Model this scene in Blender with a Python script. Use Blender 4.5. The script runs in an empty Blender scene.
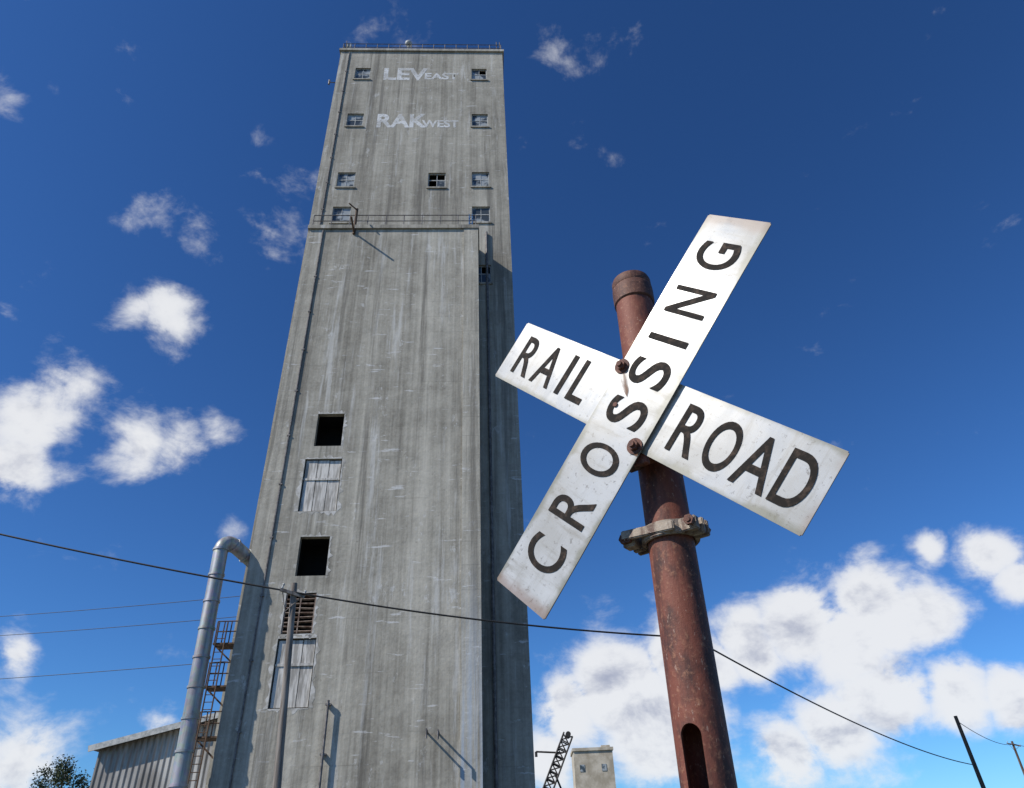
import bpy, bmesh, math, random
from mathutils import Matrix, Vector
random.seed(7)
scene = bpy.context.scene
scene.view_settings.view_transform = 'Standard'
scene.view_settings.look = 'None'
scene.view_settings.exposure = 0
C = scene.collection

# ------------------------------------------------------------------ helpers
class NT:
    def __init__(s, tree):
        s.t = tree; s.n = tree.nodes; s.l = tree.links
    def node(s, typ, inputs=None, **props):
        nd = s.n.new(typ)
        for k, v in props.items(): setattr(nd, k, v)
        if inputs:
            for k, v in inputs.items():
                s.set(nd.inputs[k], v)
        return nd
    def set(s, sock, v):
        if isinstance(v, bpy.types.NodeSocket): s.l.new(v, sock)
        else: sock.default_value = v
    def math(s, op, a, b=0.0, c=None, clamp=False):
        nd = s.n.new('ShaderNodeMath'); nd.operation = op; nd.use_clamp = clamp
        s.set(nd.inputs[0], a); s.set(nd.inputs[1], b)
        if c is not None: s.set(nd.inputs[2], c)
        return nd.outputs[0]
    def noise(s, vec, scale, detail=6, rough=0.55, dist=0.0):
        nd = s.n.new('ShaderNodeTexNoise')
        s.set(nd.inputs['Vector'], vec); nd.inputs['Scale'].default_value = scale
        nd.inputs['Detail'].default_value = detail; nd.inputs['Roughness'].default_value = rough
        nd.inputs['Distortion'].default_value = dist
        return nd.outputs['Fac']
    def mapping(s, vec, scale=(1,1,1), loc=(0,0,0)):
        nd = s.n.new('ShaderNodeMapping'); s.set(nd.inputs['Vector'], vec)
        nd.inputs['Scale'].default_value = scale; nd.inputs['Location'].default_value = loc
        return nd.outputs[0]
    def rng(s, v, a, b, c=0.0, d=1.0, smooth=True):
        nd = s.n.new('ShaderNodeMapRange')
        if smooth: nd.interpolation_type = 'SMOOTHSTEP'
        s.set(nd.inputs[0], v)
        for i, x in enumerate((a, b, c, d)): nd.inputs[i+1].default_value = x
        return nd.outputs[0]
    def mix(s, f, a, b, mode='MIX'):
        nd = s.n.new('ShaderNodeMix'); nd.data_type = 'RGBA'; nd.blend_type = mode
        s.set(nd.inputs[0], f); s.set(nd.inputs[6], a if isinstance(a, bpy.types.NodeSocket) else (*a, 1) if len(a) == 3 else a)
        s.set(nd.inputs[7], b if isinstance(b, bpy.types.NodeSocket) else (*b, 1) if len(b) == 3 else b)
        return nd.outputs[2]

def new_mat(name, rough=0.8, metal=0.0):
    m = bpy.data.materials.new(name); m.use_nodes = True
    nt = NT(m.node_tree); b = m.node_tree.nodes['Principled BSDF']
    b.inputs['Roughness'].default_value = rough; b.inputs['Metallic'].default_value = metal
    tc = nt.node('ShaderNodeTexCoord').outputs['Object']
    return m, nt, b, tc

def bump(nt, b, h, strength=0.3, dist=0.02):
    nd = nt.node('ShaderNodeBump', {'Height': h, 'Strength': strength, 'Distance': dist})
    nt.l.new(nd.outputs[0], b.inputs['Normal'])

def simple_mat(name, c1, c2, scale=4, rough=0.7, metal=0.0, bs=0.2, stretch=(1,1,1), lo=.35, hi=.65):
    m, nt, b, tc = new_mat(name, rough, metal)
    v = nt.mapping(tc, stretch)
    f = nt.noise(v, scale, 5, .6)
    nt.set(b.inputs['Base Color'], nt.mix(nt.rng(f, lo, hi), c1, c2))
    if bs: bump(nt, b, f, bs, 0.01)
    return m

def concrete(name, tone=1.0, seed=0.0, lift=1.25, stain=False):
    m, nt, b, tc = new_mat(name, 0.92)
    v0 = nt.mapping(tc, (1,1,1), (seed, seed*2, seed*3))
    sep = nt.node('ShaderNodeSeparateXYZ', {0: tc})
    z = sep.outputs[2]
    big = nt.noise(v0, .16, 4, .62)
    mid = nt.noise(v0, .9, 7, .70)
    fine = nt.noise(v0, 7, 4, .7)
    st = nt.noise(nt.mapping(v0, (1.3, 1.3, .030)), 1.0, 6, .66)
    st2 = nt.noise(nt.mapping(v0, (6, 6, .09)), 1.0, 4, .6)
    fl = nt.math('FLOOR', nt.math('DIVIDE', z, lift))
    wn = nt.node('ShaderNodeTexWhiteNoise', {'W': fl}, noise_dimensions='1D').outputs['Value']
    t = nt.math('MULTIPLY', big, .55)
    t = nt.math('MULTIPLY_ADD', mid, .60, t)
    t = nt.math('MULTIPLY_ADD', st, .90, t)
    t = nt.math('MULTIPLY_ADD', st2, .48, t)
    t = nt.math('MULTIPLY_ADD', fine, .34, t)
    t = nt.math('MULTIPLY_ADD', wn, .05, t)
    t = nt.rng(t, 1.13, 1.74, 0, 1, False)
    d = tuple(v*tone for v in (.185,.168,.135)); l = tuple(v*tone for v in (.53,.495,.415))
    col = nt.mix(t, d, l)
    fr = nt.math('FRACT', nt.math('ADD', nt.math('DIVIDE', z, lift), nt.math('MULTIPLY', fine, .03)))
    line = nt.rng(nt.math('ABSOLUTE', nt.math('SUBTRACT', fr, .5)), .0, .035, 1, 0)
    brk = nt.rng(nt.noise(nt.mapping(v0, (.35,.35,1.2)), 1, 3, .6), .46, .66)
    lb = nt.math('MULTIPLY', line, brk)
    col = nt.mix(nt.math('MULTIPLY', lb, .32), col, tuple(v*tone for v in (.13,.12,.10)))
    ef = nt.noise(nt.mapping(v0, (1.8,1.8,.13), (11,3,5)), 1, 7, .70)
    col = nt.mix(nt.rng(ef, .55, .67, 0, .55), col, (.62*tone,.61*tone,.575*tone))
    dab = nt.noise(nt.mapping(v0, (.55,.55,3.4), (4,8,2)), 1, 7, .7)
    col = nt.mix(nt.rng(dab, .62, .655, 0, .7), col, (.66*tone,.65*tone,.63*tone))
    dab2 = nt.noise(nt.mapping(v0, (1.0,1.0,.5), (7,1,9)), 1, 8, .78)
    col = nt.mix(nt.rng(dab2, .60, .65, 0, .6), col, (.62*tone,.61*tone,.58*tone))
    dk = nt.noise(nt.mapping(v0, (1.0,1.0,.033), (1,7,3)), 1, 6, .70)
    col = nt.mix(nt.rng(dk, .50, .65, 0, .72), col, (.125*tone,.114*tone,.095*tone))
    pit = nt.noise(nt.mapping(v0, (1,1,1), (2,2,2)), 3.2, 5, .75)
    col = nt.mix(nt.rng(pit, .62, .70, 0, .5), col, (.15*tone,.135*tone,.11*tone))
    if stain:
        zz = nt.rng(z, 6, 16, 1, 0)
        k = nt.math('MULTIPLY', zz, nt.rng(st2, .35, .6))
        col = nt.mix(nt.math('MULTIPLY', k, .7), col, (.36,.43,.52))
    nt.set(b.inputs['Base Color'], col)
    hh = nt.noise(v0, 1.3, 6, .72)
    bump(nt, b, hh, .6, .05)
    return m

def rust_mat(name, base=(.19,.058,.034), dark=(.06,.024,.018), pale=(.34,.16,.09), scale=14):
    m, nt, b, tc = new_mat(name, .68, .1)
    a = nt.noise(nt.mapping(tc, (1,1,.35)), scale, 6, .65)
    c = nt.noise(tc, scale*5, 4, .7)
    s = nt.noise(nt.mapping(tc, (1,1,.08)), scale*2.2, 4, .6)
    col = nt.mix(nt.rng(a, .36, .56), dark, base)
    col = nt.mix(nt.rng(c, .52, .72, 0, .7), col, pale)
    col = nt.mix(nt.rng(s, .54, .72, 0, .55), col, dark)
    sp = nt.noise(nt.mapping(tc, (1,1,.5), (5,5,5)), scale*7, 3, .6)
    col = nt.mix(nt.rng(sp, .64, .70, 0, .5), col, (.46,.32,.25))
    nt.set(b.inputs['Base Color'], col)
    bump(nt, b, nt.math('ADD', a, nt.math('MULTIPLY', c, .6)), .6, .004)
    return m

def obj_from_bm(name, bm, mat=None, smooth=False, parent=None):
    me = bpy.data.meshes.new(name)
    bmesh.ops.recalc_face_normals(bm, faces=bm.faces)
    bm.to_mesh(me); bm.free()
    ob = bpy.data.objects.new(name, me); C.objects.link(ob)
    if mat:
        for mm in (mat if isinstance(mat, (list, tuple)) else [mat]): me.materials.append(mm)
    if smooth:
        for p in me.polygons: p.use_smooth = True
        try: me.set_sharp_from_angle(angle=math.radians(40))
        except Exception: pass
    if parent: set_parent(ob, parent)
    return ob

EMPTY_M = {}
def empty(name, loc=(0,0,0)):
    e = bpy.data.objects.new(name, None); C.objects.link(e); e.location = loc
    e.empty_display_size = .2
    EMPTY_M[e.name] = Matrix.Translation(loc)
    return e
def set_parent(ob, e):
    ob.parent = e; ob.matrix_parent_inverse = EMPTY_M[e.name].inverted()

def box(bm, x0, x1, y0, y1, z0, z1, mi=0, M=None):
    vs = [Vector(p) for p in ((x0,y0,z0),(x1,y0,z0),(x1,y1,z0),(x0,y1,z0),(x0,y0,z1),(x1,y0,z1),(x1,y1,z1),(x0,y1,z1))]
    if M: vs = [M @ v for v in vs]
    v = [bm.verts.new(p) for p in vs]
    for f in ((0,3,2,1),(4,5,6,7),(0,1,5,4),(1,2,6,5),(2,3,7,6),(3,0,4,7)):
        fc = bm.faces.new([v[i] for i in f]); fc.material_index = mi

def tube(bm, p0, p1, r0, r1=None, seg=10, mi=0, cap=True):
    p0 = Vector(p0); p1 = Vector(p1); r1 = r0 if r1 is None else r1
    q = (p1-p0).to_track_quat('Z', 'Y').to_matrix()
    a = []; b = []
    for i in range(seg):
        t = 2*math.pi*i/seg; o = q @ Vector((math.cos(t), math.sin(t), 0))
        a.append(bm.verts.new(p0+o*r0)); b.append(bm.verts.new(p1+o*r1))
    for i in range(seg):
        j = (i+1) % seg
        bm.faces.new((a[i], a[j], b[j], b[i])).material_index = mi
    if cap:
        bm.faces.new(list(reversed(a))).material_index = mi; bm.faces.new(b).material_index = mi

def sweep(bm, pts, r, seg=16, mi=0):
    pts = [Vector(p) for p in pts]; rings = []
    up = None
    for i, p in enumerate(pts):
        d = (pts[min(i+1, len(pts)-1)] - pts[max(i-1, 0)]).normalized()
        if up is None:
            up = Vector((0,1,0)) if abs(d.z) > .8 else Vector((0,0,1))
        s = d.cross(up).normalized(); up = s.cross(d).normalized()
        rings.append([bm.verts.new(p + (s*math.cos(2*math.pi*k/seg) + up*math.sin(2*math.pi*k/seg))*r) for k in range(seg)])
    for a, b in zip(rings, rings[1:]):
        for k in range(seg):
            j = (k+1) % seg
            bm.faces.new((a[k], a[j], b[j], b[k])).material_index = mi
    bm.faces.new(rings[0]); bm.faces.new(list(reversed(rings[-1])))

def text_mesh(name, body, w, h, mat, parent=None, M=Matrix(), off=0.012):
    cu = bpy.data.curves.new(name, 'FONT'); cu.body = body; cu.offset = off; cu.size = 1; cu.resolution_u = 8
    tmp = bpy.data.objects.new(name+'_t', cu); C.objects.link(tmp)
    dg = bpy.context.evaluated_depsgraph_get(); dg.update()
    me = bpy.data.meshes.new_from_object(tmp.evaluated_get(dg))
    bpy.data.objects.remove(tmp)
    xs = [v.co.x for v in me.vertices]; ys = [v.co.y for v in me.vertices]
    cx = (min(xs)+max(xs))/2; cy = (min(ys)+max(ys))/2
    sx = w/(max(xs)-min(xs)); sy = h/(max(ys)-min(ys))
    for v in me.vertices: v.co = Vector(((v.co.x-cx)*sx, (v.co.y-cy)*sy, 0))
    ob = bpy.data.objects.new(name, me); C.objects.link(ob)
    me.materials.clear(); me.materials.append(mat)
    ob.matrix_world = M
    if parent: set_parent(ob, parent)
    return ob

# ------------------------------------------------------------------ materials
M_con = concrete('concrete_weathered', 1.0, 0.0)
M_con2 = concrete('concrete_tower', .95, 13.7)
M_pil = concrete('concrete_pilaster', 1.08, 31.0, stain=True)
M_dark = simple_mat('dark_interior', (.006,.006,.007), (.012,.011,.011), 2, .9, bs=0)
M_frame = simple_mat('window_frame_paint', (.30,.31,.30), (.50,.50,.48), 6, .6)
M_panel = simple_mat('painted_panel', (.30,.28,.25), (.66,.63,.58), 2.0, .75, stretch=(4,4,.5))
M_glass, nt_, b_, tc_ = new_mat('old_window_glass', .12)
nt_.set(b_.inputs['Base Color'], nt_.mix(nt_.rng(nt_.noise(tc_, .9, 3), .45, .55), (.06,.07,.075), (.36,.38,.38)))
M_steel = simple_mat('weathered_steel', (.10,.09,.085), (.22,.20,.19), 5, .6, .3)
M_blue = simple_mat('blue_paint', (.04,.12,.28), (.10,.22,.40), 5, .6)
M_rustS = rust_mat('rusty_steel', scale=5)
M_rust = rust_mat('rusty_pipe')
M_wood = simple_mat('weathered_wood', (.12,.10,.085), (.27,.24,.21), 3, .9, stretch=(3,3,.25), bs=.4)
M_brown = simple_mat('brown_timber', (.06,.038,.025), (.16,.10,.065), 3, .9, stretch=(3,3,.25), bs=.3)
M_wire = simple_mat('wire_black', (.012,.012,.012), (.02,.02,.02), 5, .6, bs=0)

def galv():
    m, nt, b, tc = new_mat('galvanised_steel', .5, .4)
    v = nt.node('ShaderNodeTexVoronoi', {'Vector': tc, 'Scale': 5}).outputs['Color']
    s = nt.noise(nt.mapping(tc, (3,3,.15)), 1, 6, .6)
    c = nt.mix(nt.rng(s, .35, .65), (.22,.22,.215), (.46,.46,.45))
    c = nt.mix(.07, c, v)
    c = nt.mix(nt.rng(nt.noise(tc, .8, 6, .7), .52, .70, 0, .7), c, (.20,.16,.13))
    nt.set(b.inputs['Base Color'], c)
    return m
M_galv = galv()
def corr():
    m, nt, b, tc = new_mat('corrugated_metal', .5, .35)
    s = nt.node('ShaderNodeSeparateXYZ', {0: tc})
    w = nt.math('SINE', nt.math('MULTIPLY', s.outputs[0], 2*math.pi/.3))
    n = nt.noise(nt.mapping(tc, (.7,.7,.2)), 1, 7, .65)
    nt.set(b.inputs['Base Color'], nt.mix(nt.rng(n, .35, .65), (.20,.18,.16), (.44,.42,.39)))
    bump(nt, b, w, .8, .04)
    return m
M_corr = corr()

def paint_fade():
    m, nt, b, tc = new_mat('faded_wall_paint', .8)
    b.inputs['Base Color'].default_value = (.80,.80,.79,1)
    n = nt.noise(nt.mapping(tc, (1,1,1)), 3.0, 8, .75); n2 = nt.noise(tc, .5, 3, .5)
    a = nt.math('MULTIPLY', nt.rng(n, .33, .50), nt.rng(n2, .35, .6, .6, 1))
    nt.set(b.inputs['Alpha'], nt.math('MULTIPLY', a, .85))
    return m
M_fade = paint_fade()

# ------------------------------------------------------------------ grain elevator
PIV = Vector((-7.7, 34.25, 0))
elev = empty('grain_elevator')

def wall(bm, x0, x1, z0, z1, y, ops, depth, mi=0, mi_rev=0):
    xs = sorted({x0, x1, *[o[0] for o in ops], *[o[1] for o in ops]})
    zs = sorted({z0, z1, *[o[2] for o in ops], *[o[3] for o in ops]})
    def hole(xa, xb, za, zb):
        cx = (xa+xb)/2; cz = (za+zb)/2
        return any(o[0] < cx < o[1] and o[2] < cz < o[3] for o in ops)
    vd = {}
    def V(x, z):
        if (x, z) not in vd: vd[(x, z)] = bm.verts.new((x, y, z))
        return vd[(x, z)]
    for xa, xb in zip(xs, xs[1:]):
        for za, zb in zip(zs, zs[1:]):
            if not hole(xa, xb, za, zb):
                bm.faces.new((V(xa,za), V(xb,za), V(xb,zb), V(xa,zb))).material_index = mi
    for (a, b_, c, d) in ops:
        pts = ((a,c),(b_,c),(b_,d),(a,d))
        for i in range(4):
            p, q = pts[i], pts[(i+1) % 4]
            bm.faces.new([bm.verts.new(v) for v in ((p[0],y,p[1]),(q[0],y,q[1]),(q[0],y+depth,q[1]),(p[0],y+depth,p[1]))]).material_index = mi_rev

def shell(bm, x0, x1, y0, y1, z0, z1):
    for q in (((x0,y1,z0),(x0,y0,z0),(x0,y0,z1),(x0,y1,z1)), ((x1,y0,z0),(x1,y1,z0),(x1,y1,z1),(x1,y0,z1)),
              ((x1,y1,z0),(x0,y1,z0),(x0,y1,z1),(x1,y1,z1)), ((x0,y0,z1),(x1,y0,z1),(x1,y1,z1),(x0,y1,z1))):
        bm.faces.new([bm.verts.new(v) for v in q])

YA, YT = 34.2, 36.5
AX0, AX1, AZ = -13.65, -2.15, 38.45
TX0, TX1, TZ = -14.55, .27, 64.3
OW = [(-11.27,-9.78,21.35,23.45,'open'), (-11.62,-9.62,17.45,20.55,'panel'), (-11.28,-9.78,14.0,16.05,'open'),
      (-11.56,-10.1,11.2,13.15,'vent'), (-11.65,-9.85,7.95,11.0,'panel')]
bm = bmesh.new()
wall(bm, AX0, AX1, -.2, AZ, YA, [o[:4] for o in OW], .32)
shell(bm, AX0, AX1, YA, YT-.01, -.2, AZ)
annex = obj_from_bm('annex_block', bm, M_con, parent=elev)
bm = bmesh.new()
box(bm, AX0-.12, AX1+.12, YA-.14, YT-.02, AZ, AZ+.32)
obj_from_bm('annex_roof_slab', bm, M_con2, parent=elev)
bm = bmesh.new()
box(bm, -3.08, AX1+.05, YA-.07, YA+.5, -.2, AZ-.004)
obj_from_bm('corner_pilaster', bm, M_pil, parent=elev)
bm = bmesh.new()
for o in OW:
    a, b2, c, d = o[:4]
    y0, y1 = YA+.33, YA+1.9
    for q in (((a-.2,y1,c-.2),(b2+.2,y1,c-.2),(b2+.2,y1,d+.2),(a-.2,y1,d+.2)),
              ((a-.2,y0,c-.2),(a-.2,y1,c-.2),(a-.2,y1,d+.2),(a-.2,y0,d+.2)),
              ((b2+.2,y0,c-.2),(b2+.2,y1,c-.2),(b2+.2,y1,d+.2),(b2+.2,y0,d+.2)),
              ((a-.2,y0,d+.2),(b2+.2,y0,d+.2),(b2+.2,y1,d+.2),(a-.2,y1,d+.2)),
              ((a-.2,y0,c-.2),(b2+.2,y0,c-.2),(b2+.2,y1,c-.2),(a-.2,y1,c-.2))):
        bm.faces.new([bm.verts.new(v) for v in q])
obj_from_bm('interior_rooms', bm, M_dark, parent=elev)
bm = bmesh.new()
for o in OW:
    a, b2, c, d, k = o
    if k == 'panel':
        n = 3
        for i in range(n):
            w = (b2-a-.1)/n; g = .03
            box(bm, a+.05+i*w+g/2, a+.05+(i+1)*w-g/2, YA+.10+.012*i, YA+.15+.012*i, c+.05+.04*random.random(), d-.05-.05*random.random())
        box(bm, a+.04, b2-.04, YA+.06, YA+.095, (c+d)/2-.06+.35, (c+d)/2+.06+.35)
obj_from_bm('painted_door_panels', bm, M_panel, parent=elev)
bm = bmesh.new()
for o in OW:
    a, b2, c, d, k = o
    if k == 'vent':
        n = 9
        for i in range(n):
            z = c+.12+(d-c-.2)*i/(n-1)
            Mx = Matrix.Translation(((a+b2)/2, YA+.08, z)) @ Matrix.Rotation(math.radians(random.uniform(-3,3)), 4, 'Y') @ Matrix.Rotation(math.radians(-25), 4, 'X')
            box(bm, -(b2-a)/2+.02, (b2-a)/2-.02, -.06, .06, -.015, .015, 0, Mx)
        for x in (a+.03, (a+b2)/2, b2-.03): box(bm, x-.03, x+.03, YA+.02, YA+.06, c+.02, d-.02)
obj_from_bm('vent_louvres', bm, simple_mat('louvre_wood', (.12,.07,.05), (.32,.25,.20), 4, .8), parent=elev)
M_patch = simple_mat('patched_render', (.34,.32,.28), (.60,.58,.54), 3, .9, bs=.5)
bm = bmesh.new()
rnd = random.Random(3)
for o in OW:
    a, b2, c, d, k = o
    def strip(p, q, nrm):
        n = 16; p = Vector(p); q = Vector(q); L = []
        for i in range(n+1):
            t = i/n; L.append((p.lerp(q, t), .04+.24*rnd.random()**2.5))
        for (u, wu), (v, wv) in zip(L, L[1:]):
            bm.faces.new([bm.verts.new((s[0], YA-.006, s[1])) for s in ((u.x,u.y),(v.x,v.y),(v.x+nrm[0]*wv, v.y+nrm[1]*wv),(u.x+nrm[0]*wu, u.y+nrm[1]*wu))])
    strip((b2,c),(b2,d),(1,0))
    if k != 'open': strip((a,c),(a,d),(-1,0)); strip((a,c),(b2,c),(0,-1))
    strip((a,d),(b2,d),(0,1))
obj_from_bm('patched_surrounds', bm, M_patch, parent=elev)

TW = []
for cx, cz in ((-12.3,60.8),(-1.9,60.8),(-12.35,54.05),(-1.88,54.05),(-12.35,46.45),(-5.3,46.4),(-1.88,46.5),(-12.32,42.5),(-1.88,42.5),(-1.9,36.4)):
    w, h = 1.36, 1.75
    TW.append((cx-w/2, cx+w/2, cz-h/2, cz+h/2))
bm = bmesh.new()
wall(bm, TX0, TX1, -.2, TZ, YT, TW, .3)
shell(bm, TX0, TX1, YT, YT+9.5, -.2, TZ)
obj_from_bm('headhouse_tower', bm, M_con2, parent=elev)
bm = bmesh.new()
box(bm, TX0-.15, TX1+.15, YT-.16, YT+9.6, TZ, TZ+.3)
obj_from_bm('tower_roof_slab', bm, M_con2, parent=elev)
bmf = bmesh.new(); bmg = bmesh.new(); bmd = bmesh.new(); bms = bmesh.new()
for i, (a, b2, c, d) in enumerate(TW):
    y = YT+.12; t = .07
    box(bmf, a, a+t, y, y+.06, c, d); box(bmf, b2-t, b2, y, y+.06, c, d)
    box(bmf, a+t, b2-t, y, y+.06, c, c+t); box(bmf, a+t, b2-t, y, y+.06, d-t, d)
    zm = (c+d)/2+.1
    box(bmf, a+t, b2-t, y+.005, y+.055, zm-.04, zm+.04)
    xm = (a+b2)/2
    box(bmf, xm-.025, xm+.025, y+.01, y+.05, c+t, zm-.04); box(bmf, xm-.025, xm+.025, y+.01, y+.05, zm+.04, d-t)
    open_pane = i in (1, 4, 5, 9, 3)
    for (pa, pb, pc, pd) in ((a+t, xm-.025, c+t, zm-.04), (xm+.025, b2-t, c+t, zm-.04), (a+t, xm-.025, zm+.04, d-t), (xm+.025, b2-t, zm+.04, d-t)):
        if open_pane and rnd.random() < .3: continue
        tilt = rnd.uniform(-.02, .02)
        bmg.faces.new([bmg.verts.new(v) for v in ((pa,y+.03,pc),(pb,y+.03+tilt,pc),(pb,y+.03+tilt,pd),(pa,y+.03,pd))])
    box(bms, a-.1, b2+.1, YT-.10, YT+.10, c-.14, c)
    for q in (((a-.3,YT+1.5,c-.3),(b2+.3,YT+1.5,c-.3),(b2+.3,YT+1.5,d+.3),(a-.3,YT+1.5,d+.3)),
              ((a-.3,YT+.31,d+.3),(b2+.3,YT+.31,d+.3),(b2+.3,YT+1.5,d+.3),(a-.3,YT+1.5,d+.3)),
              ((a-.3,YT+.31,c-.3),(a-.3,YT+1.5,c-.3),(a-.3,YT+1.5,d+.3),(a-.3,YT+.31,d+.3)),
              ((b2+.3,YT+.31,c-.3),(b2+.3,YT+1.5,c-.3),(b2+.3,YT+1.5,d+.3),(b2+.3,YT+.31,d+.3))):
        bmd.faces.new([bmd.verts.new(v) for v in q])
obj_from_bm('window_frames', bmf, M_frame, parent=elev)
obj_from_bm('window_glass', bmg, M_glass, parent=elev)
obj_from_bm('window_sills', bms, M_con2, parent=elev)
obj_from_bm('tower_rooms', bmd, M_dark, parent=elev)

bm = bmesh.new()
def railing(bm, x0, x1, y, z, h, n, r=.03, back=None):
    for k in range(n+1):
        x = x0+(x1-x0)*k/n
        tube(bm, (x,y,z), (x,y,z+h), r, seg=6)
        if back: tube(bm, (x,back,z), (x,back,z+h), r, seg=6)
    for f in (1, .52):
        tube(bm, (x0,y,z+h*f), (x1,y,z+h*f), r, seg=6)
        for x in (x0, x1):
            if back: tube(bm, (x,y,z+h*f), (x,back,z+h*f), r, seg=6)
        if back: tube(bm, (x0,back,z+h*f), (x1,back,z+h*f), r, seg=6)
railing(bm, TX0+.1, TX1-.1, YT+.1, TZ+.3, 1.15, 14, .04, YT+9.3)
railing(bm, AX0+.1, AX1-.1, YA+.1, AZ+.32, 1.2, 9, .035)
for x in (TX0+.3, TX1-.5, TX1-.2):
    tube(bm, (x,YT+.2,TZ+.3), (x,YT+.2,TZ+2.1), .04, seg=6)
obj_from_bm('roof_railings', bm, M_steel, parent=elev)
bm = bmesh.new()
tube(bm, (-8.5,YT+.3,TZ+.3), (-8.5,YT+.3,TZ+1.7), .06, seg=8)
bmesh.ops.create_uvsphere(bm, u_segments=14, v_segments=10, radius=.33, matrix=Matrix.Translation((-8.5,YT+.3,TZ+1.9)))
box(bm, TX0+.25, TX0+.7, YT+.3, YT+.6, TZ+1.0, TZ+1.9)
obj_from_bm('beacon_lights', bm, M_frame, True, parent=elev)
bm = bmesh.new()
tube(bm, (TX0,YT+1,60.9), (TX0-.9,YT+1,61.0), .05, seg=6)
tube(bm, (TX0-.9,YT+1,60.7), (TX0-.9,YT+1,61.3), .09, seg=8)
tube(bm, (-1.5,YT-.12,-.1), (-1.5,YT-.12,AZ+2), .09, seg=8)
for x, y, z1 in ((-12.72,YA-.05,AZ-.05),(-13.75,YT-.05,TZ-.2)):
    tube(bm, (x,y,-.1), (x,y,z1), .045, seg=6)
    for i in range(int(z1/3)):
        box(bm, x-.09, x+.09, y-.05, y+.05, 3*i+1, 3*i+1.07)
tube(bm, (-8.95,YA-.2,-.1), (-8.95,YA-.2,8.2), .06, seg=8)
for z in (3.0, 6.0, 8.0): box(bm, -9.07, -8.83, YA-.22, YA+.02, z, z+.08)
obj_from_bm('conduits_and_downpipes', bm, M_steel, parent=elev)
bm = bmesh.new()
tube(bm, (-10.6,YA-.05,AZ-.5), (-10.6,YA-.05,AZ+2.0), .1, seg=8)
tube(bm, (-10.6,YA-.05,AZ-.35), (-10.6,YA-1.35,AZ-.2), .07, seg=8)
tube(bm, (-10.6,YA-.05,AZ+1.9), (-10.95,YA-1.0,AZ+1.5), .05, seg=8)
obj_from_bm('davit_bracket', bm, M_brown, parent=elev)
bm = bmesh.new()
for x, z in ((-4.5,6.75),(-4.0,6.7)):
    tube(bm, (x,YA+.05,z), (x,YA-.8,z+.05), .045, seg=8)
    tube(bm, (x,YA-.8,z+.02), (x,YA-.8,z-.3), .045, seg=8)
obj_from_bm('wall_brackets', bm, M_steel, parent=elev)
bm = bmesh.new()
for x in (-2.7,-2.5): tube(bm, (x,YA+.25,AZ+.3), (x,YA+.25,AZ+1.75), .05, seg=6)
for i in range(4): tube(bm, (-2.7,YA+.25,AZ+.5+i*.33), (-2.5,YA+.25,AZ+.5+i*.33), .03, seg=6)
obj_from_bm('blue_ladder', bm, M_blue, parent=elev)

def wall_text(name, body, x0, zc, w, h, y=YT-.008):
    Mx = Matrix.Translation((x0+w/2, y, zc)) @ Matrix.Rotation(math.radians(90), 4, 'X')
    text_mesh(name, body, w, h, M_fade, elev, Mx, off=.03)
wall_text('painted_letters_1', 'LEV', -10.4, 60.75, 3.9, 1.85)
wall_text('painted_letters_2', 'EAST', -6.75, 60.45, 3.0, 1.0, YT-.011)
wall_text('painted_letters_3', 'RAK', -10.5, 53.95, 4.2, 1.85)
wall_text('painted_letters_4', 'WEST', -6.75, 53.55, 3.1, 1.0, YT-.011)
bm = bmesh.new()
for z in (9.0, 10.9, 6.9):
    box(bm, -14.75, AX0, YA+.3, YA+1.3, z, z+.07)
    railing(bm, -14.7, AX0-.05, YA+.33, z+.07, 1.0, 3, .03)
    tube(bm, (-14.7,YA+.4,z), (AX0,YA+.4,z-.9), .04, seg=6)
for x in (-14.6,-14.2):
    tube(bm, (x,YA+.25,0), (x,YA+.25,11.9), .035, seg=6)
for i in range(37): tube(bm, (-14.6,YA+.25,.3+i*.31), (-14.2,YA+.25,.3+i*.31), .02, seg=5)
obj_from_bm('access_platforms', bm, M_brown, parent=elev)
R = Matrix.Translation((.18,0,0)) @ Matrix.Translation(PIV) @ Matrix.Rotation(math.radians(2.9), 4, 'Z') @ Matrix.Translation(-PIV)
elev.matrix_world = R

# ------------------------------------------------------------------ dust duct
duct = empty('grain_duct', (-14.2,33,0))
bm = bmesh.new()
pts = [Vector((-14.2,33,-.1)).lerp(Vector((-14.6,33,15.1)), i/12) for i in range(13)]
c0 = pts[-1]
dirh = Vector((.55,.83,0)).normalized(); rr = .48
for i in range(1, 11):
    a = math.radians(118)*i/10
    pts.append(c0 + dirh*rr*(1-math.cos(a)) + Vector((0,0,rr*math.sin(a))))
dl = (pts[-1]-pts[-2]).normalized()
for i in range(1, 5): pts.append(pts[22] + dl*i*.40)
sweep(bm, pts, .34, 20)
for i in list(range(1, 13))+[22, 24]:
    p = pts[i]; d = (pts[i]-pts[i-1]).normalized()
    tube(bm, p-d*.05, p+d*.05, .38, seg=20)
e_ = pts[-1]
tube(bm, e_-Vector((0,0,.0)), (e_.x+.1, e_.y+.1, 5.0), .2, seg=16)
tube(bm, e_+Vector((0,0,.25)), e_-Vector((0,0,.45)), .42, .22, seg=16)
obj_from_bm('duct_pipe', bm, M_galv, True, parent=duct)

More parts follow.
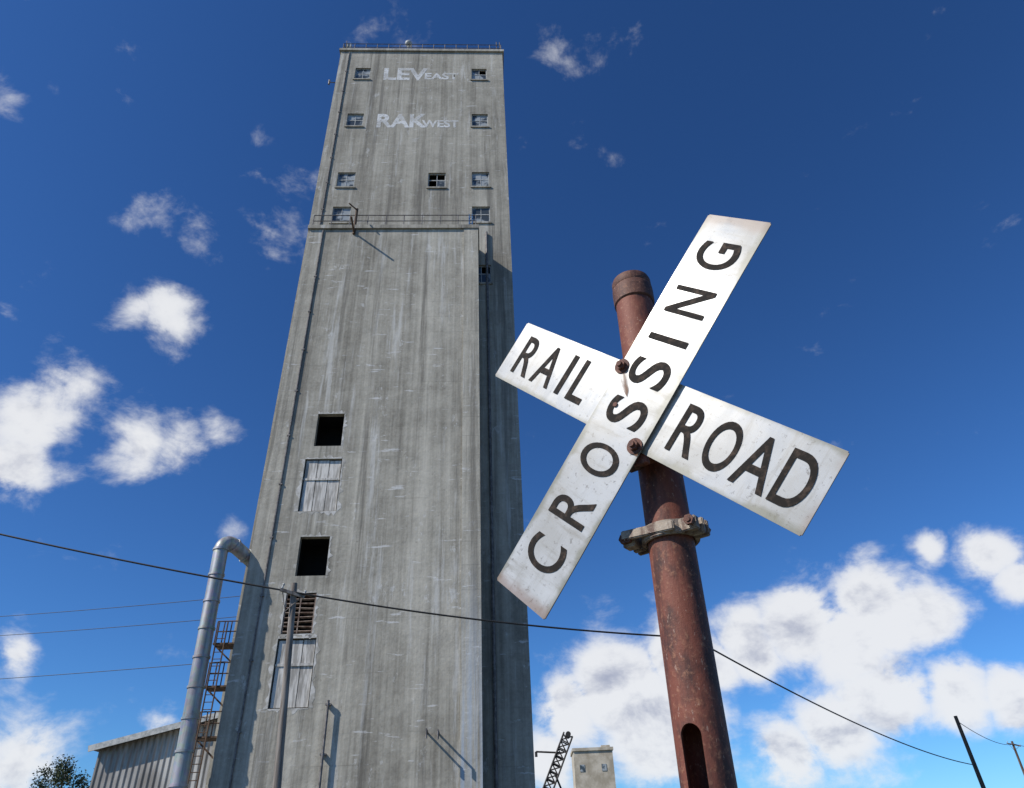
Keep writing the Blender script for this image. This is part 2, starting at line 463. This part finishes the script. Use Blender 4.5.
# ------------------------------------------------------------------ shed
shed = empty('metal_shed', (-18,40,0))
bm = bmesh.new()
X0, X1, Y0, Y1 = -21.6, -14.8, 39.6, 58
vs = [bm.verts.new(v) for v in ((X0,Y0,-.1),(X1,Y0,-.1),(X1,Y0,8.85),(X0,Y0,7.4),(X0,Y1,-.1),(X1,Y1,-.1),(X1,Y1,8.85),(X0,Y1,7.4))]
for f in ((0,1,2,3),(5,4,7,6),(4,0,3,7),(1,5,6,2)): bm.faces.new([vs[i] for i in f])
obj_from_bm('shed_walls', bm, M_corr, parent=shed)
sl = math.atan2(1.45, 6.8)
Mx = Matrix.Translation((X0-.3,0,7.35)) @ Matrix.Rotation(-sl, 4, 'Y')
bm = bmesh.new(); box(bm, 0, 7.4, Y0-.45, Y1+.4, .02, .16, 0, Mx)
obj_from_bm('shed_roof', bm, M_corr, parent=shed)
bm = bmesh.new(); box(bm, 0, 7.4, Y0-.52, Y0-.455, -.1, .18, 0, Mx)
obj_from_bm('shed_fascia', bm, M_frame, parent=shed)

# ------------------------------------------------------------------ crossbuck sign
def sign_white():
    m, nt, b, tc = new_mat('sign_white_sheeting', .3)
    n = nt.noise(tc, 5, 6, .6); f = nt.noise(tc, 60, 4, .7)
    c = nt.mix(nt.rng(n, .36, .66), (.50,.50,.49), (.34,.335,.315))
    s = nt.noise(nt.mapping(tc, (22,3,1)), 1, 6, .68)
    s2 = nt.noise(nt.mapping(tc, (3,26,1), (3,3,3)), 1, 6, .68)
    c = nt.mix(nt.rng(s, .50, .68, 0, .55), c, (.22,.20,.16))
    c = nt.mix(nt.rng(s2, .54, .72, 0, .5), c, (.22,.20,.165))
    c = nt.mix(nt.rng(f, .58, .68, 0, .6), c, (.13,.11,.09))
    sp = nt.node('ShaderNodeSeparateXYZ', {0: tc})
    e = nt.math('ABSOLUTE', sp.outputs[1])
    e = nt.math('ADD', e, nt.math('MULTIPLY', nt.math('SUBTRACT', n, .5), .09))
    c = nt.mix(nt.rng(e, .100, .122, 0, .7), c, (.16,.15,.09))
    ex = nt.math('ADD', nt.math('ABSOLUTE', sp.outputs[0]), nt.math('MULTIPLY', nt.math('SUBTRACT', n, .5), .09))
    c = nt.mix(nt.rng(ex, .64, .68, 0, .6), c, (.22,.13,.08))
    nt.set(b.inputs['Base Color'], c)
    nt.set(b.inputs['Roughness'], nt.rng(nt.math('ADD', n, nt.math('MULTIPLY', s, .4)), .5, .9, .20, .38))
    bump(nt, b, nt.noise(tc, 6, 2, .5), .2, .006)
    return m
M_sign = sign_white()
M_letter = simple_mat('sign_black_letters', (.012,.009,.007), (.075,.05,.035), 38, .75, lo=.45, hi=.75, bs=0)
M_letter.node_tree.nodes['Principled BSDF'].inputs['Specular IOR Level'].default_value = .2
M_alu = simple_mat('sign_edge_metal', (.12,.11,.10), (.3,.29,.28), 20, .5, .5)

S = Vector((.3745, 1.8736, 2.790)); n = Vector((-.6,-.8,0)); h = Vector((.8,-.6,0)); Z = Vector((0,0,1))
POLE = Vector((.464, 2.005, 0))
sign = empty('railroad_crossing_sign', POLE)
def board_M(ang, off):
    a = math.radians(ang); ex = h*math.cos(a)+Z*math.sin(a); ey = -h*math.sin(a)+Z*math.cos(a)
    Mx = Matrix((ex, ey, n)).transposed().to_4x4(); Mx.translation = S + n*off
    return Mx
BW = .240
def warp(x, off): return .006*math.sin(x*4+off*50)*abs(x)*1.2
def board(name, ang, off, L):
    bm = bmesh.new(); box(bm, -L/2, L/2, -BW/2, BW/2, -.004, 0)
    bmesh.ops.bevel(bm, geom=[e for e in bm.edges if abs(e.verts[0].co.z-e.verts[1].co.z) > .001], offset=.004, segments=3, affect='EDGES')
    bmesh.ops.subdivide_edges(bm, edges=[e for e in bm.edges if abs((e.verts[0].co-e.verts[1].co).x) > .5], cuts=12)
    for v in bm.verts: v.co.z += warp(v.co.x, off)
    ob = obj_from_bm(name, bm, [M_sign, M_alu])
    for p in ob.data.polygons:
        if p.normal.z < .5: p.material_index = 1
    ob.matrix_world = board_M(ang, off); set_parent(ob, sign)
def letters(prefix, chars, ang, off, L, H=.154):
    for i, (ch, s, w) in enumerate(chars):
        x = (s-.5)*L
        Mx = board_M(ang, off) @ Matrix.Translation((x, 0, warp(x, off)+.0022))
        text_mesh(f'{prefix}_letter_{i+1}', ch, w, H, M_letter, sign, Mx, off=.006 if ch == 'I' else .008)
board('crossing_board', 47.1, .008, 1.38)
board('railroad_board', -44.2, -.006, 1.312)
letters('crossing', (('C',.112,.1),('R',.232,.095),('O',.355,.103),('S',.478,.095),('S',.582,.095),('I',.668,.022),('N',.770,.098),('G',.895,.1)), 47.1, .008, 1.38)
letters('railroad', (('R',.080,.088),('A',.172,.105),('I',.25,.022),('L',.316,.075),('R',.672,.09),('O',.762,.1),('A',.852,.108),('D',.938,.09)), -44.2, -.006, 1.312)

M_bolt = rust_mat('rusty_bolt', base=(.12,.045,.028), scale=60)
bm = bmesh.new()
for hz, zz in ((-.012,.150),(-.010,-.148)):
    p = S + h*hz + Z*zz
    tube(bm, p+n*.009, p+n*.0125, .026, seg=20)
    tube(bm, p+n*.0125, p+n*.025, .018, .017, seg=6)
    tube(bm, p+n*.025, p+n*.033, .010, .009, seg=10)
    tube(bm, p-n*.12, p+n*.009, .009, seg=10)
q = S+h*-.055+Z*.02
tube(bm, q+n*.009, q+n*.013, .008, seg=12)
obj_from_bm('mounting_bolts', bm, M_bolt, True, parent=sign)
M_stain, nt_, b_, tc_ = new_mat('rust_stain', .8)
b_.inputs['Base Color'].default_value = (.20,.09,.04,1)
sn = nt_.noise(nt_.mapping(tc_, (40,40,6)), 1, 5, .6)
nt_.set(b_.inputs['Alpha'], nt_.rng(sn, .38, .66, 0, .75))
bm = bmesh.new()
Fm = Matrix((h, Z, n)).transposed().to_4x4(); Fm.translation = S
for hz, zz, L_ in ((-.012,.150,.12),(-.010,-.148,.035)):
    ps = [(hz-.015, zz), (hz-.011, zz-L_*.7), (hz+.001, zz-L_), (hz+.011, zz-L_*.8), (hz+.015, zz)]
    bm.faces.new([bm.verts.new(Fm @ Vector((a, b2, .0104))) for a, b2 in ps])
obj_from_bm('rust_runs', bm, M_stain, parent=sign)
bm = bmesh.new()
box(bm, -.035, .012, -.20, .19, -.034, -.012, 0, Fm)
for zz in (.15,-.148):
    box(bm, -.09, .066, zz-.022, zz+.022, -.10, -.036, 0, Fm)
bmesh.ops.bevel(bm, geom=bm.edges[:], offset=.003, segments=1, affect='EDGES')
obj_from_bm('mounting_bracket', bm, M_rust, parent=sign)

def tmp_obj(bm):
    bmesh.ops.recalc_face_normals(bm, faces=bm.faces)
    me = bpy.data.meshes.new('t'); bm.to_mesh(me); bm.free(); o = bpy.data.objects.new('t', me); C.objects.link(o); return o
PR = .067; PTOP = 3.390
bm = bmesh.new(); tube(bm, (0,0,-.3), (0,0,PTOP), PR+.003, PR, seg=56); A = tmp_obj(bm)
bm = bmesh.new(); tube(bm, (0,0,.4), (0,0,PTOP+.2), PR-.009, seg=40); B = tmp_obj(bm)
bm = bmesh.new()
sd = Vector((-.56,-.83,0)).normalized(); sdh = Vector((-sd.y, sd.x, 0))
prof = []
for k in range(24):
    t = 2*math.pi*k/24; prof.append((.027*math.cos(t), .027*math.sin(t) + (.055 if math.sin(t) >= 0 else -.055)))
z0 = 1.810
a_ = [bm.verts.new(sdh*u + sd*.03 + Z*(z0+v)) for u, v in prof]; b__ = [bm.verts.new(sdh*u + sd*.2 + Z*(z0+v)) for u, v in prof]
for i in range(24):
    j = (i+1) % 24; bm.faces.new((a_[i], a_[j], b__[j], b__[i]))
bm.faces.new(a_); bm.faces.new(b__); D = tmp_obj(bm)
for o in (B, D):
    md = A.modifiers.new('b', 'BOOLEAN'); md.operation = 'DIFFERENCE'; md.solver = 'EXACT'; md.object = o
dg = bpy.context.evaluated_depsgraph_get(); dg.update()
me = bpy.data.meshes.new_from_object(A.evaluated_get(dg))
for o in (A, B, D): bpy.data.objects.remove(o)
post = bpy.data.objects.new('post', me); C.objects.link(post)
me.materials.clear(); me.materials.append(M_rust)
for p_ in me.polygons: p_.use_smooth = True
me.set_sharp_from_angle(angle=math.radians(35))
LEAN = .0133
def pole_at(z): return Vector((POLE.x - LEAN*(PTOP-z), POLE.y, z))
post.location = pole_at(0); post.rotation_euler = (0, math.atan(LEAN), 0); set_parent(post, sign)
bm = bmesh.new()
prof = [(PR+.0015,-.085),(.0735,-.080),(.0745,-.03),(.0735,-.012),(.070,-.006),(.072,-.002),(.072,.020),(.068,.032),(.045,.040),(.001,.043)]
rings = []
for r, z in prof:
    rings.append([bm.verts.new((POLE.x+r*math.cos(2*math.pi*k/48), POLE.y+r*math.sin(2*math.pi*k/48), PTOP+z)) for k in range(48)])
for a, b2 in zip(rings, rings[1:]):
    for k in range(48): bm.faces.new((a[k], a[(k+1)%48], b2[(k+1)%48], b2[k]))
bm.faces.new(rings[-1])
obj_from_bm('pole_cap', bm, rust_mat('rusty_cap', base=(.12,.05,.032), scale=22), True, parent=sign)
M_cast = rust_mat('weathered_casting', base=(.33,.27,.21), dark=(.12,.07,.05), pale=(.48,.43,.36), scale=28)
bm = bmesh.new()
zc = 2.405
Cm = Matrix((h, n, Z)).transposed().to_4x4(); Cm.translation = pole_at(zc)
def halfring(bm, r0, r1, z0, z1, a0, a1, M, seg=18):
    prev = None
    for k in range(seg+1):
        t = a0+(a1-a0)*k/seg; c, s = math.cos(t), math.sin(t)
        q = [bm.verts.new(M @ Vector(v)) for v in ((c*r0,s*r0,z0),(c*r1,s*r1,z0),(c*r1,s*r1,z1),(c*r0,s*r0,z1))]
        if prev:
            for i in range(4): bm.faces.new((prev[i], prev[(i+1)%4], q[(i+1)%4], q[i]))
        else: bm.faces.new(q)
        prev = q
    bm.faces.new(list(reversed(prev)))
halfring(bm, PR+.004, PR+.018, -.022, .022, .12, math.pi-.12, Cm)
halfring(bm, PR+.004, PR+.018, -.022, .022, math.pi+.12, 2*math.pi-.12, Cm)
for sx in (-1, 1):
    for sy in (-1, 1):
        x0, x1 = sorted((sx*(PR+.008), sx*(PR+.050)))
        y0, y1 = sorted((sy*.006, sy*.021))
        box(bm, x0, x1, y0, y1, -.024, .024, 0, Cm)
box(bm, -.116, .055, .024+.05, .024+.066, -.014, .014, 0, Cm @ Matrix.Rotation(math.radians(4), 4, 'Y'))
box(bm, .040, .112, .035, .060, -.02, .02, 0, Cm)
box(bm, -.124, -.085, .03, .068, -.022, .022, 0, Cm)
bmesh.ops.bevel(bm, geom=bm.edges[:], offset=.003, segments=2, affect='EDGES')
obj_from_bm('pipe_clamp', bm, M_cast, True, parent=sign)
bm = bmesh.new()
for x in (-.1, -.112, .1):
    a = Cm @ Vector((x,-.045,0)); b2 = Cm @ Vector((x,.088,0))
    tube(bm, a, b2, .0075, seg=10)
    for y in (.072,-.034): tube(bm, Cm @ Vector((x,y,0)), Cm @ Vector((x,y+.012,0)), .016, seg=6)
obj_from_bm('clamp_bolts', bm, M_bolt, True, parent=sign)
bm = bmesh.new()
pb_ = pole_at(0)
tube(bm, (pb_.x,pb_.y,-.1), (pb_.x,pb_.y,.06), .25, .23, seg=32)
obj_from_bm('footing', bm, M_con2, parent=sign)

# ------------------------------------------------------------------ utility poles and wires
def utility_pole(x, y, top, r=.14, arm=1.2, lean=0.0, armang=0.0, mat=None):
    mat = mat or M_wood
    e = empty('utility_pole', (x, y, 0))
    bm = bmesh.new()
    tube(bm, (x,y,-.3), (x+lean,y,top), r, r*.68, seg=14)
    obj_from_bm('pole_shaft', bm, mat, True, parent=e)
    if arm:
        bm = bmesh.new()
        Mx = Matrix.Translation((x+lean*.97,y-.16,top-.45)) @ Matrix.Rotation(math.radians(armang), 4, 'Z') @ Matrix.Rotation(math.radians(14), 4, 'Y')
        box(bm, -arm/2, arm/2, -.05, .05, -.06, .06, 0, Mx)
        for s in (-1, 1):
            tube(bm, Mx @ Vector((s*arm*.38,.02,-.05)), Mx @ Vector((0,.03,-.75)), .02, seg=6)
        obj_from_bm('crossarm', bm, mat, parent=e)
        bm = bmesh.new()
        for s in (-.45,.45):
            tube(bm, Mx @ Vector((s*arm,0,.06)), Mx @ Vector((s*arm,0,.2)), .045, .03, seg=10)
            tube(bm, Mx @ Vector((s*arm,0,.2)), Mx @ Vector((s*arm,0,.26)), .055, .04, seg=10)
        obj_from_bm('insulators', bm, M_frame, True, parent=e)
    return e
utility_pole(-8.45, 28, 11.5, .17, 1.0, lean=-.65, armang=20)
utility_pole(6.9, 30, 9.45, .12, 0)
utility_pole(-34, 25, 17.3, .15, 1.6)
utility_pole(38.9, 70, 11.8, .22, 0, lean=-.5, mat=M_brown)
utility_pole(66.8, 110, 14.2, .2, 1.8, mat=M_brown)
def wire(name, spans, r):
    bm = bmesh.new()
    for p0, p1, sag in spans:
        p0 = Vector(p0); p1 = Vector(p1); pts = []
        for i in range(33):
            t = i/32; p = p0.lerp(p1, t); p.z -= sag*4*t*(1-t); pts.append(p)
        sweep(bm, pts, r, 6)
    return obj_from_bm(name, bm, M_wire, True)
wire('overhead_wire', [((-34,25,16.9),(-9.05,27.85,11.1),.35), ((-9.05,27.85,11.1),(6.9,29.9,9.25),.26), ((6.9,29.9,9.25),(38.5,69.9,7.9),.75)], .036)
wire('service_wire', [((-60,50,17.7),(-14.8,37.5,14.3),.4), ((-60,50,16.5),(-14.8,37.5,13.2),.4), ((-60,48,12.9),(-14.8,36.9,10.8),.3)], .016)
wire('power_wire', [((38.5,70,11.3),(66.8,110,13.8),.6), ((66.8,110,13.9),(120,150,14),1.0)], .03)

# ------------------------------------------------------------------ distant elevator and conveyor
se = empty('small_grain_elevator', (9.7,120,0))
bm = bmesh.new()
box(bm, 6.9, 12.7, 118, 124, -.2, 16.1); box(bm, 6.75, 12.85, 117.8, 124.2, 16.1, 16.5)
box(bm, 11.2, 12.5, 119, 121, 16.5, 16.9)
for i in range(3):
    tube(bm, (4.6+i*5,121,-.2), (4.6+i*5,121,10.5), 2.45, seg=28)
obj_from_bm('elevator_body', bm, simple_mat('cream_concrete', (.36,.31,.23), (.56,.50,.40), .6, .9), parent=se)
bm = bmesh.new()
for x in (7.7, 10.9): box(bm, x, x+.7, 117.93, 117.99, 13.4, 14.3)
obj_from_bm('elevator_windows', bm, M_glass, parent=se)
cv = empty('loading_conveyor', (-1.3,60,0))
bm = bmesh.new()
P0 = Vector((-1.75,60,.0)); P1 = Vector((3.2,60,10.1)); d = (P1-P0).normalized(); s = Vector((0,1,0)); u = d.cross(s)
cor = [s*a*.4+u*b2*.35 for a, b2 in ((-1,-1),(1,-1),(1,1),(-1,1))]
for c in cor: tube(bm, P0+c, P1+c, .07, seg=6)
N = 20
for i in range(N):
    a = P0.lerp(P1, i/N); b2 = P0.lerp(P1, (i+1)/N)
    for k in range(4):
        tube(bm, a+cor[k], b2+cor[(k+1)%4], .05, seg=5); tube(bm, a+cor[k], a+cor[(k+1)%4], .05, seg=5)
tube(bm, P1-s*.5, P1+s*.5, .2, seg=14)
tube(bm, (.7,60,9.05), (2.7,60,8.9), .07, seg=6); tube(bm, (.7,60,9.05), (.7,60,8.7), .1, seg=6)
tube(bm, (5,60,0), (2.0,60,7.6), .08, seg=6)
obj_from_bm('conveyor_truss', bm, simple_mat('dark_steel', (.02,.02,.02), (.06,.05,.045), 5, .7), parent=cv)

# ------------------------------------------------------------------ tree
def tree(x, y, H, cr, seed):
    rn = random.Random(seed)
    e = empty('tree', (x,y,0))
    bm = bmesh.new()
    tube(bm, (x,y,-.2), (x,y,H*.45), .28, .18, seg=10)
    for i in range(9):
        a = rn.uniform(0, 6.28); z = H*rn.uniform(.3,.5)
        tube(bm, (x,y,z), (x+math.cos(a)*cr*.7, y+math.sin(a)*cr*.7, z+H*rn.uniform(.15,.38)), .1, .03, seg=6)
    tube(bm, (x,y,H*.45), (x+.2,y,H*.9), .18, .04, seg=8)
    obj_from_bm('trunk', bm, M_wood, True, parent=e)
    bm = bmesh.new()
    for i in range(110):
        th = rn.uniform(0, 6.28); ph = math.acos(rn.uniform(-.6,1)); rr = rn.uniform(.5,1)**.6
        c = Vector((x+cr*rr*math.sin(ph)*math.cos(th), y+cr*rr*math.sin(ph)*math.sin(th), H*.62+H*.36*rr*math.cos(ph)))
        cs = rn.uniform(.35,.8)
        for j in range(60):
            p = c + Vector([rn.gauss(0, cs*.5) for _ in range(3)])
            if p.z > H*1.02: continue
            q = Matrix.Rotation(rn.uniform(0,6.28), 3, Vector([rn.uniform(-1,1) for _ in range(3)]).normalized())
            sz = rn.uniform(.07,.14)
            bm.faces.new([bm.verts.new(p + q @ Vector(v)*sz) for v in ((-1,0,0),(0,-.5,0),(1,0,0),(0,.5,0))])
    obj_from_bm('foliage', bm, simple_mat('leaves', (.025,.04,.012), (.07,.085,.03), .8, .7, bs=0), parent=e)
tree(-35, 60, 10.0, 2.4, 2)

# ------------------------------------------------------------------ ground, ballast, track
M_ground, nt_, b_, tc_ = new_mat('ground_grass_gravel', .95)
g1 = nt_.noise(tc_, .15, 6, .65); g2 = nt_.noise(tc_, 6, 5, .7)
cc = nt_.mix(nt_.rng(g1, .45, .55), (.06,.075,.03), (.18,.16,.13))
nt_.set(b_.inputs['Base Color'], nt_.mix(nt_.rng(g2, .35, .7, 0, .6), cc, (.10,.09,.06)))
bump(nt_, b_, g2, .6, .05)
bm = bmesh.new()
bm.faces.new([bm.verts.new(v) for v in ((-3000,-3000,0),(3000,-3000,0),(3000,3000,0),(-3000,3000,0))])
obj_from_bm('ground', bm, M_ground)
tr = empty('railway_track', (0,12,0))
bm = bmesh.new()
for i in range(-100, 100): box(bm, i*.55-.11, i*.55+.11, 10.9, 13.3, .07, .2)
obj_from_bm('sleepers', bm, M_wood, parent=tr)
bm = bmesh.new()
for y in (11.38, 12.82):
    box(bm, -60, 60, y-.035, y+.035, .33, .36); box(bm, -60, 60, y-.01, y+.01, .22, .33); box(bm, -60, 60, y-.07, y+.07, .2, .22)
obj_from_bm('rails', bm, M_rustS, parent=tr)
bm = bmesh.new()
pr = ((9.9,.004),(10.6,.12),(13.6,.12),(14.3,.004))
for (ya, za), (yb, zb) in zip(pr, pr[1:]):
    bm.faces.new([bm.verts.new(v) for v in ((-60,ya,za),(60,ya,za),(60,yb,zb),(-60,yb,zb))])
obj_from_bm('ballast', bm, simple_mat('ballast_stone', (.12,.11,.10), (.32,.30,.28), 9, .95, bs=1.0), parent=tr)

# ------------------------------------------------------------------ light
sv = Vector((-1.85,-1,1.85)).normalized()
sun = bpy.data.lights.new('sun', 'SUN'); sun.energy = 4.8; sun.angle = math.radians(.5); sun.color = (1,.95,.87)
so = bpy.data.objects.new('sun', sun); C.objects.link(so); so.rotation_euler = sv.to_track_quat('Z','Y').to_euler(); so.location = (-20,-10,30)

w = bpy.data.worlds.new('World'); scene.world = w; w.use_nodes = True
nt = NT(w.node_tree); bg = w.node_tree.nodes['Background']; out = w.node_tree.nodes['World Output']
sky = nt.node('ShaderNodeTexSky', sky_type='NISHITA')
sky.sun_disc = False; sky.sun_elevation = math.asin(sv.z); sky.sun_rotation = math.atan2(sv.x, sv.y) % (2*math.pi)
sky.air_density = 1.0; sky.dust_density = .3; sky.ozone_density = 3.0; sky.altitude = 400
gm = nt.node('ShaderNodeGamma', {'Color': sky.outputs[0], 'Gamma': 1.22})
tint = nt.mix(1.0, gm.outputs[0], (.42,.74,1.06), 'MULTIPLY')
nt.set(bg.inputs['Color'], tint); bg.inputs['Strength'].default_value = .082
CL = [(-345,534,476,.060,1),(-370,528,470,.045,.85),(-478,593,391,.074,1.05),(-494,615,358,.062,1.1),(-442,570,423,.05,.8),(-465,560,440,.04,.65),
 (-383,611,364,.055,.85),(-333,612,363,.056,.8),(-298,604,375,.038,.7),(-298,499,527,.055,.50),(-357,480,555,.05,.48),(-217,483,550,.08,.46),(-225,500,575,.05,.40),
 (-117,374,709,.065,.5),(57,399,672,.06,.40),(-244,436,618,.025,.55),(-499,414,651,.024,.65),(-504,728,194,.040,.95),(-501,784,113,.066,1.0),
 (-356,769,134,.030,.9),(-279,661,292,.03,.65),(-500,530,480,.02,.6),(409,685,256,.030,1.0),(468,692,247,.046,1.15),(493,709,221,.04,1.1),
 (352,719,206,.072,1.35),(402,725,199,.060,1.25),(282,729,193,.066,1.3),(231,739,178,.060,1.2),(320,738,172,.062,1.25),(100,760,148,.085,1.35),(49,770,132,.066,1.2),
 (151,744,171,.062,1.35),(190,745,165,.05,1.2),(139,783,114,.095,1.35),(360,772,134,.072,1.2),(430,771,132,.060,1.15),(309,791,102,.07,1.15),(490,774,127,.05,1.15),
 (258,802,86,.07,1.15),(23,798,92,.06,1.1)]
tc = nt.node('ShaderNodeTexCoord').outputs['Generated']
wv = nt.node('ShaderNodeTexNoise', {'Vector': tc, 'Scale': 9.0, 'Detail': 3}).outputs['Color']
wv = nt.node('ShaderNodeVectorMath', {0: wv, 1: (.5,.5,.5)}, operation='SUBTRACT').outputs[0]
wv = nt.node('ShaderNodeVectorMath', {0: wv, 'Scale': .05}, operation='SCALE').outputs[0]
dirw = nt.node('ShaderNodeVectorMath', {0: tc, 1: wv}, operation='ADD').outputs[0]
F = None
for x, y, z, r, s_ in CL:
    c = Vector((x,y,z)).normalized()
    dd = nt.node('ShaderNodeVectorMath', {0: dirw, 1: tuple(c)}, operation='DISTANCE').outputs['Value']
    f = nt.rng(dd, 0, r*1.45, s_, 0)
    F = f if F is None else nt.math('MAXIMUM', F, f)
vsq = nt.mapping(tc, (1,1,1.5))
n1 = nt.noise(vsq, 12, 9, .62, .2)
n2 = nt.noise(nt.mapping(vsq, (1,1,1), (-.012,-.004,.03)), 12, 5, .6, .2)
dens = nt.math('ADD', F, nt.math('MULTIPLY', nt.math('SUBTRACT', n1, .5), 2.2))
soft = nt.rng(dens, .26, 1.15); sharp = nt.rng(dens, .36, .84)
kk = nt.rng(F, .5, 1.05)
alpha = nt.math('ADD', nt.math('MULTIPLY', soft, nt.math('SUBTRACT', 1.0, kk)), nt.math('MULTIPLY', sharp, kk))
shade = nt.math('SUBTRACT', n1, n2)
shade = nt.rng(nt.math('ADD', nt.math('MULTIPLY', shade, 1.2), nt.math('MULTIPLY', nt.math('SUBTRACT', dens, 1.1), -.30)), -.34, .06)
ccol = nt.mix(shade, (.42,.45,.56), (.88,.89,.91))
cb = nt.node('ShaderNodeBackground', {'Color': ccol, 'Strength': .97})
ms = nt.node('ShaderNodeMixShader', {0: nt.math('MULTIPLY', alpha, .94), 1: bg.outputs[0], 2: cb.outputs[0]})
nt.l.new(ms.outputs[0], out.inputs['Surface'])

# ------------------------------------------------------------------ camera
cam = bpy.data.cameras.new('camera'); co = bpy.data.objects.new('camera', cam); C.objects.link(co)
cam.sensor_width = 36; cam.lens = 710/1024*36; cam.clip_start = .05; cam.clip_end = 8000; cam.shift_y = -10/1024
co.matrix_world = Matrix.Translation((0,0,1.6)) @ Matrix.Rotation(math.radians(90+34.5), 4, 'X') @ Matrix.Rotation(math.radians(-2.3), 4, 'Z')
scene.camera = co
